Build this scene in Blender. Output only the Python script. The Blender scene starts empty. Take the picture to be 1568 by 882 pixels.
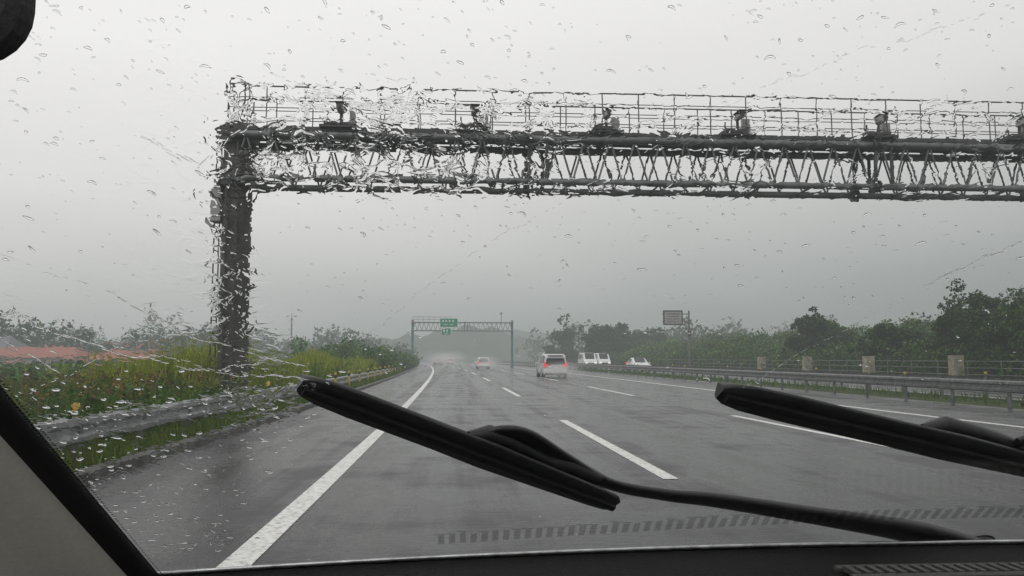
import bpy, math, random, bmesh
import numpy as np
from mathutils import Vector, Matrix
random.seed(7); rng=np.random.default_rng(11)
scene=bpy.context.scene
scene.view_settings.view_transform='Standard'
scene.view_settings.look='None'
scene.view_settings.exposure=0
COL=scene.collection
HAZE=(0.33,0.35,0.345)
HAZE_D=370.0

# ------------------------------------------------------------ terrain profile
def shift(y):
    if y<0: return 0.0
    if y<260: return 1.6e-4*y*y
    return 1.6e-4*260*260+2*1.6e-4*260*(y-260)
def grade(y):
    return 0.0055*5*math.log1p(math.exp(min((y-14)/5,60))) if y<300 else 0.0055*(286)+0.0*(y-300)
def rp(u,y,z=0.0):
    return Vector((u-shift(y),y,grade(y)+z))
YS=[-12,-6,-2]+[i*2.0 for i in range(0,31)]+[65+5*i for i in range(0,48)]+[340,400,500,700,1000,1500,2500,4000]

# ------------------------------------------------------------ materials
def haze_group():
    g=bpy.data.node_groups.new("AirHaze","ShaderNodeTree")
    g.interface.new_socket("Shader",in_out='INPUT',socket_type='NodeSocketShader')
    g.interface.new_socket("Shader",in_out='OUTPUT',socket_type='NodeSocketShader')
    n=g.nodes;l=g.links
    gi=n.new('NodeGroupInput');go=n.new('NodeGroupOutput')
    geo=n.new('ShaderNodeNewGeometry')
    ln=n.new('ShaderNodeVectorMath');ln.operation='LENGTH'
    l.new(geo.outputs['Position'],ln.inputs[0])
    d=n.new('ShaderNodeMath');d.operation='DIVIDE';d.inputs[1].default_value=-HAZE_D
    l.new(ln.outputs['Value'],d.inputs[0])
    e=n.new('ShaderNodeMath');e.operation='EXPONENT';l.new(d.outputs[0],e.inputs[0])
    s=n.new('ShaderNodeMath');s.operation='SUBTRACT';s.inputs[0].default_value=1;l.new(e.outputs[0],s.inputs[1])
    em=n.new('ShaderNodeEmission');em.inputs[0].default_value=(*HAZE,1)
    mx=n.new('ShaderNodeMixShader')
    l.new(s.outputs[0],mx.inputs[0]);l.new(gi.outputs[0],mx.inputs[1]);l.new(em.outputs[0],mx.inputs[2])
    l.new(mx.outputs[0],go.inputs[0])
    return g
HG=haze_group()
def newmat(name):
    m=bpy.data.materials.new(name);m.use_nodes=True
    m.node_tree.nodes.clear()
    try: m.cycles.emission_sampling='NONE'
    except: pass
    return m,m.node_tree.nodes,m.node_tree.links
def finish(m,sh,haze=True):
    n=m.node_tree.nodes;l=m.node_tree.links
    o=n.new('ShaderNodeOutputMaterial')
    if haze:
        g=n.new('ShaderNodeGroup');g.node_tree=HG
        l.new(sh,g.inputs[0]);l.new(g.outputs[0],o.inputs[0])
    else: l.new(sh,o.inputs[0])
def simple(name,col,rough=0.5,metal=0.0,var=0.25,scale=6.0,haze=True,bump=0.0,emit=None,estr=0.0,spec=0.5):
    m,n,l=newmat(name)
    p=n.new('ShaderNodeBsdfPrincipled')
    geo=n.new('ShaderNodeNewGeometry')
    t=n.new('ShaderNodeTexNoise');t.inputs['Scale'].default_value=scale;t.inputs['Detail'].default_value=6
    l.new(geo.outputs['Position'],t.inputs['Vector'])
    r=n.new('ShaderNodeValToRGB')
    r.color_ramp.elements[0].position=0.3;r.color_ramp.elements[1].position=0.7
    r.color_ramp.elements[0].color=(*[c*(1-var) for c in col],1)
    r.color_ramp.elements[1].color=(*[min(1,c*(1+var)) for c in col],1)
    l.new(t.outputs['Fac'],r.inputs[0]);l.new(r.outputs[0],p.inputs['Base Color'])
    p.inputs['Roughness'].default_value=rough;p.inputs['Metallic'].default_value=metal
    p.inputs['Specular IOR Level'].default_value=spec
    if bump>0:
        b=n.new('ShaderNodeBump');b.inputs['Strength'].default_value=bump;b.inputs['Distance'].default_value=0.02
        l.new(t.outputs['Fac'],b.inputs['Height']);l.new(b.outputs[0],p.inputs['Normal'])
    if emit:
        p.inputs['Emission Color'].default_value=(*emit,1);p.inputs['Emission Strength'].default_value=estr
    finish(m,p.outputs[0],haze)
    return m

def foliage_mat():
    m,n,l=newmat("foliage")
    a=n.new('ShaderNodeAttribute');a.attribute_name="Col"
    p=n.new('ShaderNodeBsdfPrincipled');p.inputs['Roughness'].default_value=0.55
    p.inputs['Specular IOR Level'].default_value=0.2
    tr=n.new('ShaderNodeBsdfTranslucent')
    mx=n.new('ShaderNodeMixShader');mx.inputs[0].default_value=0.25
    l.new(a.outputs['Color'],p.inputs['Base Color']);l.new(a.outputs['Color'],tr.inputs['Color'])
    l.new(p.outputs[0],mx.inputs[1]);l.new(tr.outputs[0],mx.inputs[2])
    finish(m,mx.outputs[0]);return m
FOL=foliage_mat()

# ------------------------------------------------------------ mesh builder
class MB:
    def __init__(s): s.v=[];s.f=[];s.m=[];s.s=[]
    def add(s,vs,fs,m=0,smooth=False):
        o=len(s.v);s.v+= [tuple(v) for v in vs]
        for f in fs: s.f.append(tuple(i+o for i in f));s.m.append(m);s.s.append(smooth)
    def box(s,c,d,m=0,rz=0,bev=0.0):
        x,y,z=d[0]/2,d[1]/2,d[2]/2
        ca,sa=math.cos(rz),math.sin(rz)
        def T(a,b,e): return (c[0]+a*ca-b*sa,c[1]+a*sa+b*ca,c[2]+e)
        if bev<=0:
            vs=[T(a*x,b*y,e*z) for e in(-1,1) for a,b in((-1,-1),(1,-1),(1,1),(-1,1))]
            s.add(vs,[(3,2,1,0),(4,5,6,7),(0,1,5,4),(1,2,6,5),(2,3,7,6),(3,0,4,7)],m)
        else:
            rings=[]
            for e,k in((-z,bev),(-z+bev,0),(z-bev,0),(z,bev)):
                X=x-k;Y=y-k;b=bev*0.7
                rings.append([T(*q,e) for q in((-X+b,-Y),(X-b,-Y),(X,-Y+b),(X,Y-b),(X-b,Y),(-X+b,Y),(-X,Y-b),(-X,-Y+b))])
            s.loft(rings,m)
    def loft(s,rings,m=0,smooth=False,caps=True,closed=True):
        n=len(rings[0]);vs=[p for r in rings for p in r];fs=[]
        for i in range(len(rings)-1):
            for j in range(n if closed else n-1):
                k=(j+1)%n
                fs.append((i*n+j,i*n+k,(i+1)*n+k,(i+1)*n+j))
        s.add(vs,fs,m,smooth)
        if caps and closed:
            s.add(rings[0],[tuple(range(n))[::-1]],m);s.add(rings[-1],[tuple(range(n))],m)
    def tube(s,p0,p1,r0,r1=None,n=10,m=0):
        r1=r0 if r1 is None else r1
        p0=Vector(p0);p1=Vector(p1);d=(p1-p0)
        if d.length<1e-6:return
        d.normalize();a=d.orthogonal().normalized();b=d.cross(a)
        R=[[p+(a*math.cos(t)+b*math.sin(t))*r for t in [2*math.pi*i/n for i in range(n)]] for p,r in((p0,r0),(p1,r1))]
        s.loft(R,m,smooth=n>=8)
    def path(s,pts,rs,n=10,m=0):
        pts=[Vector(p) for p in pts];rings=[]
        for i,p in enumerate(pts):
            d=(pts[min(i+1,len(pts)-1)]-pts[max(i-1,0)]).normalized()
            up=Vector((0,0,1)) if abs(d.z)<0.9 else Vector((1,0,0))
            a=d.cross(up).normalized();b=d.cross(a)
            r=rs[i] if isinstance(rs,(list,tuple)) else rs
            rings.append([p+(a*math.cos(t)+b*math.sin(t))*r for t in [2*math.pi*k/n for k in range(n)]])
        s.loft(rings,m,smooth=True)
    def obj(s,name,mats,weld=False):
        me=bpy.data.meshes.new(name);me.from_pydata(s.v,[],s.f)
        for m in mats: me.materials.append(m)
        me.polygons.foreach_set('material_index',s.m)
        me.polygons.foreach_set('use_smooth',s.s)
        if weld:
            bm=bmesh.new();bm.from_mesh(me);bmesh.ops.remove_doubles(bm,verts=bm.verts,dist=1e-5)
            bmesh.ops.recalc_face_normals(bm,faces=bm.faces);bm.to_mesh(me);bm.free()
        me.update();o=bpy.data.objects.new(name,me);COL.objects.link(o);return o

# ------------------------------------------------------------ leaves
class Leaves:
    def __init__(s): s.c=[];s.sz=[];s.col=[];s.el=[];s.up=[]
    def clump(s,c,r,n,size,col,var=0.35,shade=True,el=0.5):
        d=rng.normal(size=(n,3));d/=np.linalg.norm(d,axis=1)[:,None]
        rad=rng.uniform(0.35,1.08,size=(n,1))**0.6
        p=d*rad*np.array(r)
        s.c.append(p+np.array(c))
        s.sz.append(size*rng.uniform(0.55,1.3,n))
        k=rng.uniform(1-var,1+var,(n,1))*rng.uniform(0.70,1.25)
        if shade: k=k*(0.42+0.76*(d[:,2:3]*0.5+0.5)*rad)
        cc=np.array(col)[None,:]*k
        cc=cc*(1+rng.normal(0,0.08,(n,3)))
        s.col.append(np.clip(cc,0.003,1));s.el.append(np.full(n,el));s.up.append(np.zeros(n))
    def blades(s,c,h,col,var=0.35,el=0.08):
        n=len(c);c=np.array(c)
        s.c.append(c+np.array([0,0,1])*(np.array(h)[:,None]*0.45));s.sz.append(np.array(h)*0.5)
        s.col.append(np.clip(np.array(col)*rng.uniform(1-var,1+var,(n,1)),0.003,1));s.el.append(np.full(n,el));s.up.append(np.ones(n))
    def obj(s,name):
        C=np.concatenate(s.c);S=np.concatenate(s.sz)[:,None];K=np.concatenate(s.col);E=np.concatenate(s.el)[:,None];U=np.concatenate(s.up)[:,None]
        n=len(C)
        a=rng.normal(size=(n,3));a=a*(1-U)+U*(np.array([0,0,1])+rng.normal(size=(n,3))*0.28)
        a/=np.linalg.norm(a,axis=1)[:,None]
        b=rng.normal(size=(n,3));b=np.cross(a,b);b/=np.linalg.norm(b,axis=1)[:,None]
        w=S*E
        V=np.stack([C-a*S,C+b*w-a*S*0.1,C+a*S,C-b*w-a*S*0.1],1).reshape(-1,3)
        me=bpy.data.meshes.new(name)
        me.vertices.add(4*n);me.loops.add(4*n);me.polygons.add(n)
        me.vertices.foreach_set('co',V.ravel())
        me.loops.foreach_set('vertex_index',np.arange(4*n,dtype=np.int32))
        me.polygons.foreach_set('loop_start',np.arange(0,4*n,4,dtype=np.int32))
        me.polygons.foreach_set('loop_total',np.full(n,4,dtype=np.int32))
        at=me.attributes.new("Col",'FLOAT_COLOR','POINT')
        cc=np.ones((4*n,4));cc[:,:3]=np.repeat(K,4,axis=0)
        at.data.foreach_set('color',cc.ravel())
        me.materials.append(FOL);me.update();me.validate()
        o=bpy.data.objects.new(name,me);COL.objects.link(o);return o

# ------------------------------------------------------------ world / lights
w=bpy.data.worlds.new("World");scene.world=w;w.use_nodes=True
n=w.node_tree.nodes;l=w.node_tree.links;n.clear()
SE,SR=math.radians(52),math.radians(200)
sky=n.new('ShaderNodeTexSky');sky.sky_type='NISHITA';sky.sun_disc=False;sky.sun_elevation=SE;sky.sun_rotation=SR
sky.dust_density=6;sky.air_density=1.5
hs=n.new('ShaderNodeHueSaturation');hs.inputs['Saturation'].default_value=0.1;l.new(sky.outputs[0],hs.inputs['Color'])
tc=n.new('ShaderNodeTexCoord')
sp=n.new('ShaderNodeSeparateXYZ');l.new(tc.outputs['Generated'],sp.inputs[0])
mp=n.new('ShaderNodeMapping');mp.inputs['Scale'].default_value=(1.2,1.2,4.0);l.new(tc.outputs['Generated'],mp.inputs[0])
nz=n.new('ShaderNodeTexNoise');nz.inputs['Scale'].default_value=1.3;nz.inputs['Detail'].default_value=4;nz.inputs['Roughness'].default_value=0.45
l.new(mp.outputs[0],nz.inputs['Vector'])
ma=n.new('ShaderNodeMath');ma.operation='MULTIPLY_ADD';ma.inputs[1].default_value=0.16;l.new(nz.outputs['Fac'],ma.inputs[0]);
l.new(sp.outputs['Z'],ma.inputs[2])
mb=n.new('ShaderNodeMath');mb.operation='MULTIPLY_ADD';mb.inputs[1].default_value=-0.14;mb.inputs[2].default_value=-0.075
l.new(sp.outputs['X'],mb.inputs[0])
mc=n.new('ShaderNodeMath');mc.operation='ADD';l.new(ma.outputs[0],mc.inputs[0]);l.new(mb.outputs[0],mc.inputs[1])
rr=n.new('ShaderNodeValToRGB');cr=rr.color_ramp
cr.elements[0].position=0.0;cr.elements[0].color=(0.285,0.305,0.30,1)
cr.elements[1].position=1.0;cr.elements[1].color=(0.78,0.77,0.77,1)
for pos,c in((0.05,(0.32,0.338,0.332)),(0.14,(0.43,0.438,0.432)),(0.26,(0.61,0.605,0.60)),(0.42,(0.74,0.73,0.73))):
    e=cr.elements.new(pos);e.color=(*c,1)
l.new(mc.outputs[0],rr.inputs[0])
sc=n.new('ShaderNodeVectorMath');sc.operation='SCALE';sc.inputs['Scale'].default_value=12.8;l.new(rr.outputs[0],sc.inputs[0])
mx=n.new('ShaderNodeMixRGB');mx.inputs[0].default_value=0.06;l.new(sc.outputs[0],mx.inputs[1]);l.new(hs.outputs[0],mx.inputs[2])
bg=n.new('ShaderNodeBackground');bg.inputs[1].default_value=0.1;l.new(mx.outputs[0],bg.inputs[0])
wo=n.new('ShaderNodeOutputWorld');l.new(bg.outputs[0],wo.inputs[0])
sd=bpy.data.lights.new("sun",'SUN');sd.energy=0.5;sd.angle=math.radians(35);sd.color=(1,0.98,0.95)
so=bpy.data.objects.new("sun",sd);COL.objects.link(so)
dirv=Vector((math.sin(SR)*math.cos(SE),math.cos(SR)*math.cos(SE),math.sin(SE)))
so.rotation_euler=dirv.to_track_quat('Z','Y').to_euler()

# ------------------------------------------------------------ ground & road
def strip(name,us,mat,z,ys=YS,ny=None):
    b=MB();rings=[[rp(u,y,z) for u in us] for y in ys]
    b.loft(rings[::1],0,caps=False,closed=False)
    o=b.obj(name,[mat])
    return o
def ground_mat():
    m,n,l=newmat("verge_ground")
    geo=n.new('ShaderNodeNewGeometry')
    t=n.new('ShaderNodeTexNoise');t.inputs['Scale'].default_value=0.7;t.inputs['Detail'].default_value=10
    l.new(geo.outputs['Position'],t.inputs['Vector'])
    r=n.new('ShaderNodeValToRGB');r.color_ramp.elements[0].position=0.35;r.color_ramp.elements[1].position=0.65
    r.color_ramp.elements[0].color=(0.028,0.045,0.016,1);r.color_ramp.elements[1].color=(0.075,0.09,0.032,1)
    l.new(t.outputs['Fac'],r.inputs[0])
    p=n.new('ShaderNodeBsdfPrincipled');p.inputs['Roughness'].default_value=0.85;p.inputs['Specular IOR Level'].default_value=0.15
    l.new(r.outputs[0],p.inputs['Base Color'])
    finish(m,p.outputs[0]);return m
GM=ground_mat()
strip("ground",[-3000,-600,-150,-60,-20,-3.6,0,10,20,30,60,150,600,3000],GM,-0.03)

def road_mat():
    m,n,l=newmat("wet_asphalt")
    geo=n.new('ShaderNodeNewGeometry')
    fine=n.new('ShaderNodeTexNoise');fine.inputs['Scale'].default_value=60;fine.inputs['Detail'].default_value=6
    l.new(geo.outputs['Position'],fine.inputs['Vector'])
    mp=n.new('ShaderNodeMapping');mp.inputs['Scale'].default_value=(1.3,0.05,1);l.new(geo.outputs['Position'],mp.inputs[0])
    st=n.new('ShaderNodeTexNoise');st.inputs['Scale'].default_value=1.6;st.inputs['Detail'].default_value=6;st.inputs['Roughness'].default_value=0.6
    l.new(mp.outputs[0],st.inputs['Vector'])
    pt=n.new('ShaderNodeTexNoise');pt.inputs['Scale'].default_value=0.45;pt.inputs['Detail'].default_value=6;pt.inputs['Roughness'].default_value=0.65
    mp2=n.new('ShaderNodeMapping');mp2.inputs['Scale'].default_value=(1,1.6,1);l.new(geo.outputs['Position'],mp2.inputs[0]);l.new(mp2.outputs[0],pt.inputs['Vector'])
    r=n.new('ShaderNodeValToRGB');r.color_ramp.elements[0].position=0.3;r.color_ramp.elements[1].position=0.72
    r.color_ramp.elements[0].color=(0.017,0.018,0.019,1);r.color_ramp.elements[1].color=(0.054,0.056,0.056,1)
    l.new(st.outputs['Fac'],r.inputs[0])
    mr=n.new('ShaderNodeMixRGB');mr.blend_type='MULTIPLY';mr.inputs[0].default_value=0.8
    fr=n.new('ShaderNodeValToRGB');fr.color_ramp.elements[0].position=0.3;fr.color_ramp.elements[1].position=0.7
    fr.color_ramp.elements[0].color=(0.40,0.40,0.40,1);fr.color_ramp.elements[1].color=(1.4,1.4,1.4,1)
    l.new(fine.outputs['Fac'],fr.inputs[0]);l.new(r.outputs[0],mr.inputs[1]);l.new(fr.outputs[0],mr.inputs[2])
    p=n.new('ShaderNodeBsdfPrincipled')
    l.new(mr.outputs[0],p.inputs['Base Color'])
    ad=n.new('ShaderNodeMath');ad.operation='ADD';l.new(st.outputs['Fac'],ad.inputs[0]);l.new(pt.outputs['Fac'],ad.inputs[1])
    sx=n.new('ShaderNodeSeparateXYZ');l.new(geo.outputs['Position'],sx.inputs[0])
    si=n.new('ShaderNodeMath');si.operation='MULTIPLY_ADD';si.inputs[1].default_value=3.3;si.inputs[2].default_value=.6;l.new(sx.outputs['X'],si.inputs[0])
    sn=n.new('ShaderNodeMath');sn.operation='SINE';l.new(si.outputs[0],sn.inputs[0])
    sa=n.new('ShaderNodeMath');sa.operation='MULTIPLY_ADD';sa.inputs[1].default_value=.07;l.new(sn.outputs[0],sa.inputs[0]);l.new(ad.outputs[0],sa.inputs[2])
    ro=n.new('ShaderNodeMapRange');ro.inputs['From Min'].default_value=0.82;ro.inputs['From Max'].default_value=1.20
    ro.inputs['To Min'].default_value=0.06;ro.inputs['To Max'].default_value=0.46
    l.new(sa.outputs[0],ro.inputs['Value']);l.new(ro.outputs[0],p.inputs['Roughness'])
    p.inputs['Specular IOR Level'].default_value=0.42
    rip=n.new('ShaderNodeTexNoise');rip.inputs['Scale'].default_value=9;rip.inputs['Detail'].default_value=5
    mp3=n.new('ShaderNodeMapping');mp3.inputs['Scale'].default_value=(0.7,1.8,1);l.new(geo.outputs['Position'],mp3.inputs[0]);l.new(mp3.outputs[0],rip.inputs['Vector'])
    b=n.new('ShaderNodeBump');b.inputs['Strength'].default_value=0.42;b.inputs['Distance'].default_value=0.008
    l.new(fine.outputs['Fac'],b.inputs['Height'])
    b2=n.new('ShaderNodeBump');b2.inputs['Strength'].default_value=0.34;b2.inputs['Distance'].default_value=0.03
    l.new(rip.outputs['Fac'],b2.inputs['Height']);l.new(b.outputs[0],b2.inputs['Normal']);l.new(b2.outputs[0],p.inputs['Normal'])
    finish(m,p.outputs[0]);return m
RM=road_mat()
strip("road",[-3.85,-1.3,2.3,6.4,10.9,14.9],RM,0.0,ys=[y for y in YS if y<=700])
strip("opposite_road",[17.9,21.5,25.4],RM,0.0,ys=[y for y in YS if y<=700])

def paint_mat():
    m,n,l=newmat("road_paint")
    geo=n.new('ShaderNodeNewGeometry')
    t=n.new('ShaderNodeTexNoise');t.inputs['Scale'].default_value=22;t.inputs['Detail'].default_value=8;t.inputs['Roughness'].default_value=0.7
    l.new(geo.outputs['Position'],t.inputs['Vector'])
    r=n.new('ShaderNodeValToRGB');r.color_ramp.elements[0].position=0.34;r.color_ramp.elements[1].position=0.52
    r.color_ramp.elements[0].color=(0.20,0.20,0.19,1);r.color_ramp.elements[1].color=(0.76,0.76,0.73,1)
    l.new(t.outputs['Fac'],r.inputs[0])
    p=n.new('ShaderNodeBsdfPrincipled');p.inputs['Roughness'].default_value=0.35
    l.new(r.outputs[0],p.inputs['Base Color'])
    finish(m,p.outputs[0]);return m
PM=paint_mat()
def subys(a,b):
    return sorted(set([a,b]+[y for y in YS if a<y<b]))
def line(b,u,wd,a,e):
    b.loft([[rp(u-wd/2,y,0.0045) for _ in [0]]+[rp(u+wd/2,y,0.0045)] for y in subys(a,e)],0,caps=False,closed=False)
b=MB()
line(b,-1.36,0.20,-8,500)
line(b,10.9,0.20,-8,500)
line(b,18.4,0.18,-8,500);line(b,25.0,0.18,-8,500)
for k in range(-1,14):
    line(b,2.31,0.17,8.8+20*k,17.6+20*k)
    line(b,6.45,0.17,9.2+20*k if k else 6.0,18.8+20*k)
    line(b,21.7,0.15,5+20*k,13+20*k)
b.obj("road_marking",[PM])

conc=simple("wet_concrete",(0.22,0.21,0.19),0.5,scale=3,var=0.3,bump=0.3)
b=MB()
b.loft([[rp(-4.02,y,-0.03),rp(-4.02,y,0.10),rp(-3.99,y,0.12),rp(-3.88,y,0.12),rp(-3.85,y,0.10),rp(-3.84,y,-0.03)] for y in YS if y<=400],0,caps=False)
dark=simple("old_wet_concrete",(0.07,0.07,0.062),0.6,scale=3,var=0.5)
b.obj("kerb",[dark])

# ------------------------------------------------------------ guardrails
galv=simple("galvanised_steel",(0.26,0.27,0.27),0.42,0.4,0.30,4)
galvd=simple("weathered_steel",(0.15,0.155,0.155),0.42,0.4,0.40,5)
refl=simple("reflector",(0.55,0.35,0.08),0.3)
def guardrail(u,y0,y1,side,mat,h=0.62,post=2.0,double=False):
    b=MB()
    prof=[(0,-.16),(.045,-.13),(.05,-.07),(0.0,-.03),(0,.03),(.05,.07),(.045,.13),(0,.16)]
    ys=[y for y in YS if y0<=y<=y1]
    for s_,o_ in [(side,0.06)]:
        b.loft([[rp(u+s_*(o_+px),y,h+pz) for px,pz in prof]+[rp(u+s_*(o_+px-0.004),y,h+pz) for px,pz in reversed(prof)] for y in ys],0)
    y=y0
    while y<min(y1,160):
        p=rp(u,y);b.tube(p-Vector((0,0,.1)),p+Vector((0,0,h+.14)),0.055,n=8,m=1)
        b.box(rp(u+side*0.04,y,h),(0.07,0.10,0.16),1)
        if int(y/post)%5==0:
            b.tube(p+Vector((0,0,h+.14)),p+Vector((0,0,h+.26)),0.02,n=6,m=1)
            b.tube(p+Vector((0,-.02,h+.28)),p+Vector((0,.02,h+.28)),0.045,n=10,m=2)
        y+=post
    return b.obj("guardrail",[mat,galvd,refl])
guardrail(-4.45,-4,240,1,galv,h=0.46)
guardrail(14.75,-4,300,-1,galvd,h=0.58,post=2.5)
guardrail(17.5,-4,300,1,galvd,h=0.58,post=2.5)

# ------------------------------------------------------------ highway gantry (near)
steel=simple("painted_steel_grey",(0.12,0.125,0.125),0.45,0.2,0.35,3)
steel2=simple("dark_steel",(0.055,0.056,0.055),0.5,0.2,0.4,4)
whitebox=simple("equipment_housing",(0.30,0.30,0.29),0.4,0,0.15,3)
rust=simple("weathered_column",(0.055,0.051,0.043),0.6,0.0,0.55,2.5,bump=0.4)
def gantry(y,x0,x1,mats,zl=5.95,zu=7.08,dep=1.2,r=0.11,equip=True,rail=True,col=0.30,zg=None):
    b=MB()
    zg=grade(y)
    yf,yb=y,y+dep
    for x in (x0,x1):
        b.tube((x,y+dep/2,zg-.3),(x,y+dep/2,zu+.25),col,n=24,m=3)
        b.box((x,y+dep/2,zg+.06),(col*3.4,col*3.4,.12),1)
        for a in range(4):
            t=a*math.pi/2+math.pi/4
            b.box((x+math.cos(t)*col*1.25,y+dep/2+math.sin(t)*col*1.25,zg+.3),(.03,.2,.4),1,rz=t)
        b.tube((x,y+dep/2,zu+.25),(x,y+dep/2,zu+.33),col*1.15,n=24,m=1)
        for z in (zl,zu):
            b.tube((x,yf-.1,z),(x,yb+.1,z),r*1.3,n=10,m=1)
            b.box((x,y+dep/2,z),(col*2.3,dep*.8,.3),1)
    for yy in (yf,yb):
        for z in (zl,zu):
            b.tube((x0-.1,yy,z),(x1+.1,yy,z),r if z==zu else r*.92,n=12,m=0)
            xx=x0+7.6
            while xx<x1-2:
                for d in(-.06,.06): b.tube((xx+d-.02,yy,z),(xx+d+.02,yy,z),r*1.75,n=14,m=1)
                b.tube((xx,yy,zl),(xx,yy,zu),r*.5,n=8,m=0);b.tube((xx+.45,yy,zl),(xx+.45,yy,zu),r*.5,n=8,m=0)
                xx+=9.3
        N=int((x1-x0)/0.66);s=(x1-x0)/N
        for i in range(N):
            xa=x0+i*s
            b.tube((xa,yy,zl),(xa+s/2,yy,zu),r*.27,n=6,m=0);b.tube((xa+s/2,yy,zu),(xa+s,yy,zl),r*.27,n=6,m=0)
    N=int((x1-x0)/1.32);s=(x1-x0)/N
    for i in range(N+1):
        xa=x0+i*s
        for z in(zl,zu): b.tube((xa,yf,z),(xa,yb,z),r*.3,n=6,m=0)
        if i<N: b.tube((xa,yf,zu),(xa+s,yb,zu),r*.25,n=6,m=0)
    if rail:
        zd=zu+.18
        b.box(((x0+x1)/2,yf+dep/2,zd),(x1-x0,dep*.85,.04),1)
        for yy in(yf+.05,yb-.05): b.box(((x0+x1)/2,yy,zd),(x1-x0,.05,.10),1)
        xx=x0+.3
        while xx<x1:
            b.box((xx,yf+dep/2,zu+.11),(.12,dep*.95,.09),1); xx+=1.86
        zr=zd
        for yy in(yf+.02,yb-.02):
            for z,rr_ in((zr+1.09,.020),(zr+.80,.012),(zr+.53,.012),(zr+.26,.012)):
                b.tube((x0-.15,yy,z),(x1,yy,z),rr_,n=6,m=0)
            N=int((x1-x0)/.93)
            for i in range(N+1):
                xa=x0-.15+i*(x1-x0+.15)/N
                b.tube((xa,yy,zr),(xa,yy,zr+1.09),.017,n=6,m=0)
        for k in range(3):
            yy=yf+.1+k*.45
            pts=[(x0-.15,yy,zr)]+[(x0-.15-.0+.2-.2*math.cos(t),yy,zr+1.15+.22*math.sin(t)) for t in [i*math.pi/8 for i in range(9)]]+[(x0+.25,yy,zr+.1)]
            b.path(pts,.02,n=6,m=0)
    if equip:
        for xe in (-3.1,.35,3.85,7.4,11.3,15.3):
            zz=zu+.24
            b.box((xe,yf+.15,zz),(.95,.5,.07),1)
            b.box((xe-.05,yf+.05,zz+.08),(.62,.34,.08),1)
            b.tube((xe+.05,yf+.15,zz),(xe+.05,yf+.15,zz+.56),.04,n=8,m=1)
            b.box((xe+.05,yf-.02,zz+.47),(.17,.42,.17),2,bev=.02)
            b.box((xe+.05,yf-.05,zz+.57),(.21,.50,.02),1)
            b.box((xe+.32,yf+.3,zz+.30),(.20,.18,.34),2,bev=.015)
            b.tube((xe+.05,yf-.24,zz+.47),(xe+.05,yf-.29,zz+.47),.06,n=10,m=1)
            b.tube((xe-.3,yf+.1,zz),(xe-.3,yf+.1,zz+.35),.02,n=6,m=1)
        b.box((x0-.48,y+dep/2-.05,5.35),(.26,.4,.95),2,bev=.02)
        b.tube((x0+.1,y+dep/2-.44,zg),(x0+.1,y+dep/2-.44,zu),.045,n=8,m=1)
        b.tube((x0-.16,y+dep/2-.42,zg),(x0-.16,y+dep/2-.42,5.9),.035,n=8,m=1)
        for i in range(22):
            z=zg+.5+i*.3
            b.tube((x0-.50,y+dep/2-.22,z),(x0-.50,y+dep/2+.22,z),.014,n=6,m=1)
        for s_ in(-.22,.22): b.tube((x0-.50,y+dep/2+s_,zg+.3),(x0-.50,y+dep/2+s_,zu),.02,n=6,m=1)
    return b,mats
b,mt=gantry(20.8,-5.75,16.35,[steel,steel2,whitebox,rust],col=.37,r=.098)
b.obj("highway_gantry",mt)

# ------------------------------------------------------------ far sign gantry
teal=simple("teal_painted_steel",(0.09,0.19,0.22),0.45,0.1,0.2,3)
fsteel=simple("pale_steel",(0.22,0.23,0.23),0.45,0.1,0.2,3)
green=simple("sign_green",(0.0,0.25,0.13),0.4,0,0.08,3)
white=simple("sign_white",(0.75,0.75,0.74),0.4,0,0.05,3)
Y2=120
b,mt=gantry(Y2,-6.6,8.0,[fsteel,fsteel,whitebox,teal],zl=6.0,zu=7.2,dep=0.8,r=0.08,equip=False,rail=False,col=0.17)
def sign(cx,cz,w_,h_,marks):
    b.box((cx,Y2-.25,cz),(w_,.06,h_),5,bev=.02)
    b.box((cx,Y2-.288,cz),(w_-.1,.012,h_-.1),4)
    for mx_,mz,mw,mh in marks: b.box((cx+mx_,Y2-.30,cz+mz),(mw,.012,mh),5)
sign(-1.3,7.15,2.6,1.3,[(-.85,.25,.22,.3),(-.4,.25,.22,.3),(.1,.25,.22,.3),(.6,.25,.22,.3),(-.5,-.28,.6,.08),(.4,-.28,.6,.08)])
sign(-1.7,5.85,1.4,1.05,[(-.3,.1,.2,.35),(.15,.1,.2,.35),(0,-.3,.7,.06)])
b.tube((6.4,Y2+.4,7.1),(6.4,Y2+.4,8.6),.05,n=6,m=0)
b.box((6.4,Y2+.4,8.6),(.35,.35,.25),2,bev=.03)
for zz in(7.65,8.0): b.tube((-6.6,Y2,zz),(-1,Y2,zz),.03,n=6,m=0)
for i in range(8): b.tube((-6.6+i*.8,Y2,7.2),(-6.6+i*.8,Y2,8.0),.025,n=6,m=0)
b.obj("sign_gantry",mt+[green,white])

# ------------------------------------------------------------ information sign on pole (right)
b=MB();P=Vector((27.3,95,grade(95)))
b.tube(P,P+Vector((0,0,7.0)),.13,.10,n=12,m=0);b.box(P+Vector((0,0,.1)),(.6,.6,.2),0)
b.tube(P+Vector((.1,0,6.6)),P+Vector((-3.2,0,6.6)),.06,n=8,m=0);b.tube(P+Vector((.1,0,5.7)),P+Vector((-3.2,0,5.7)),.06,n=8,m=0)
b.box(P+Vector((-1.95,-.12,6.15)),(2.35,.14,1.75),1,bev=.03)
b.box(P+Vector((-1.95,-.20,6.15)),(2.0,.02,1.4),2)
for k in range(4):
    b.box(P+Vector((-1.95,-.216,6.6-k*.3)),(1.6-.2*(k%2),.012,.1),0)
b.box(P+Vector((0,-.15,4.3)),(.4,.3,.6),1,bev=.02)
b.obj("information_sign",[steel,steel2,whitebox])

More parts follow.
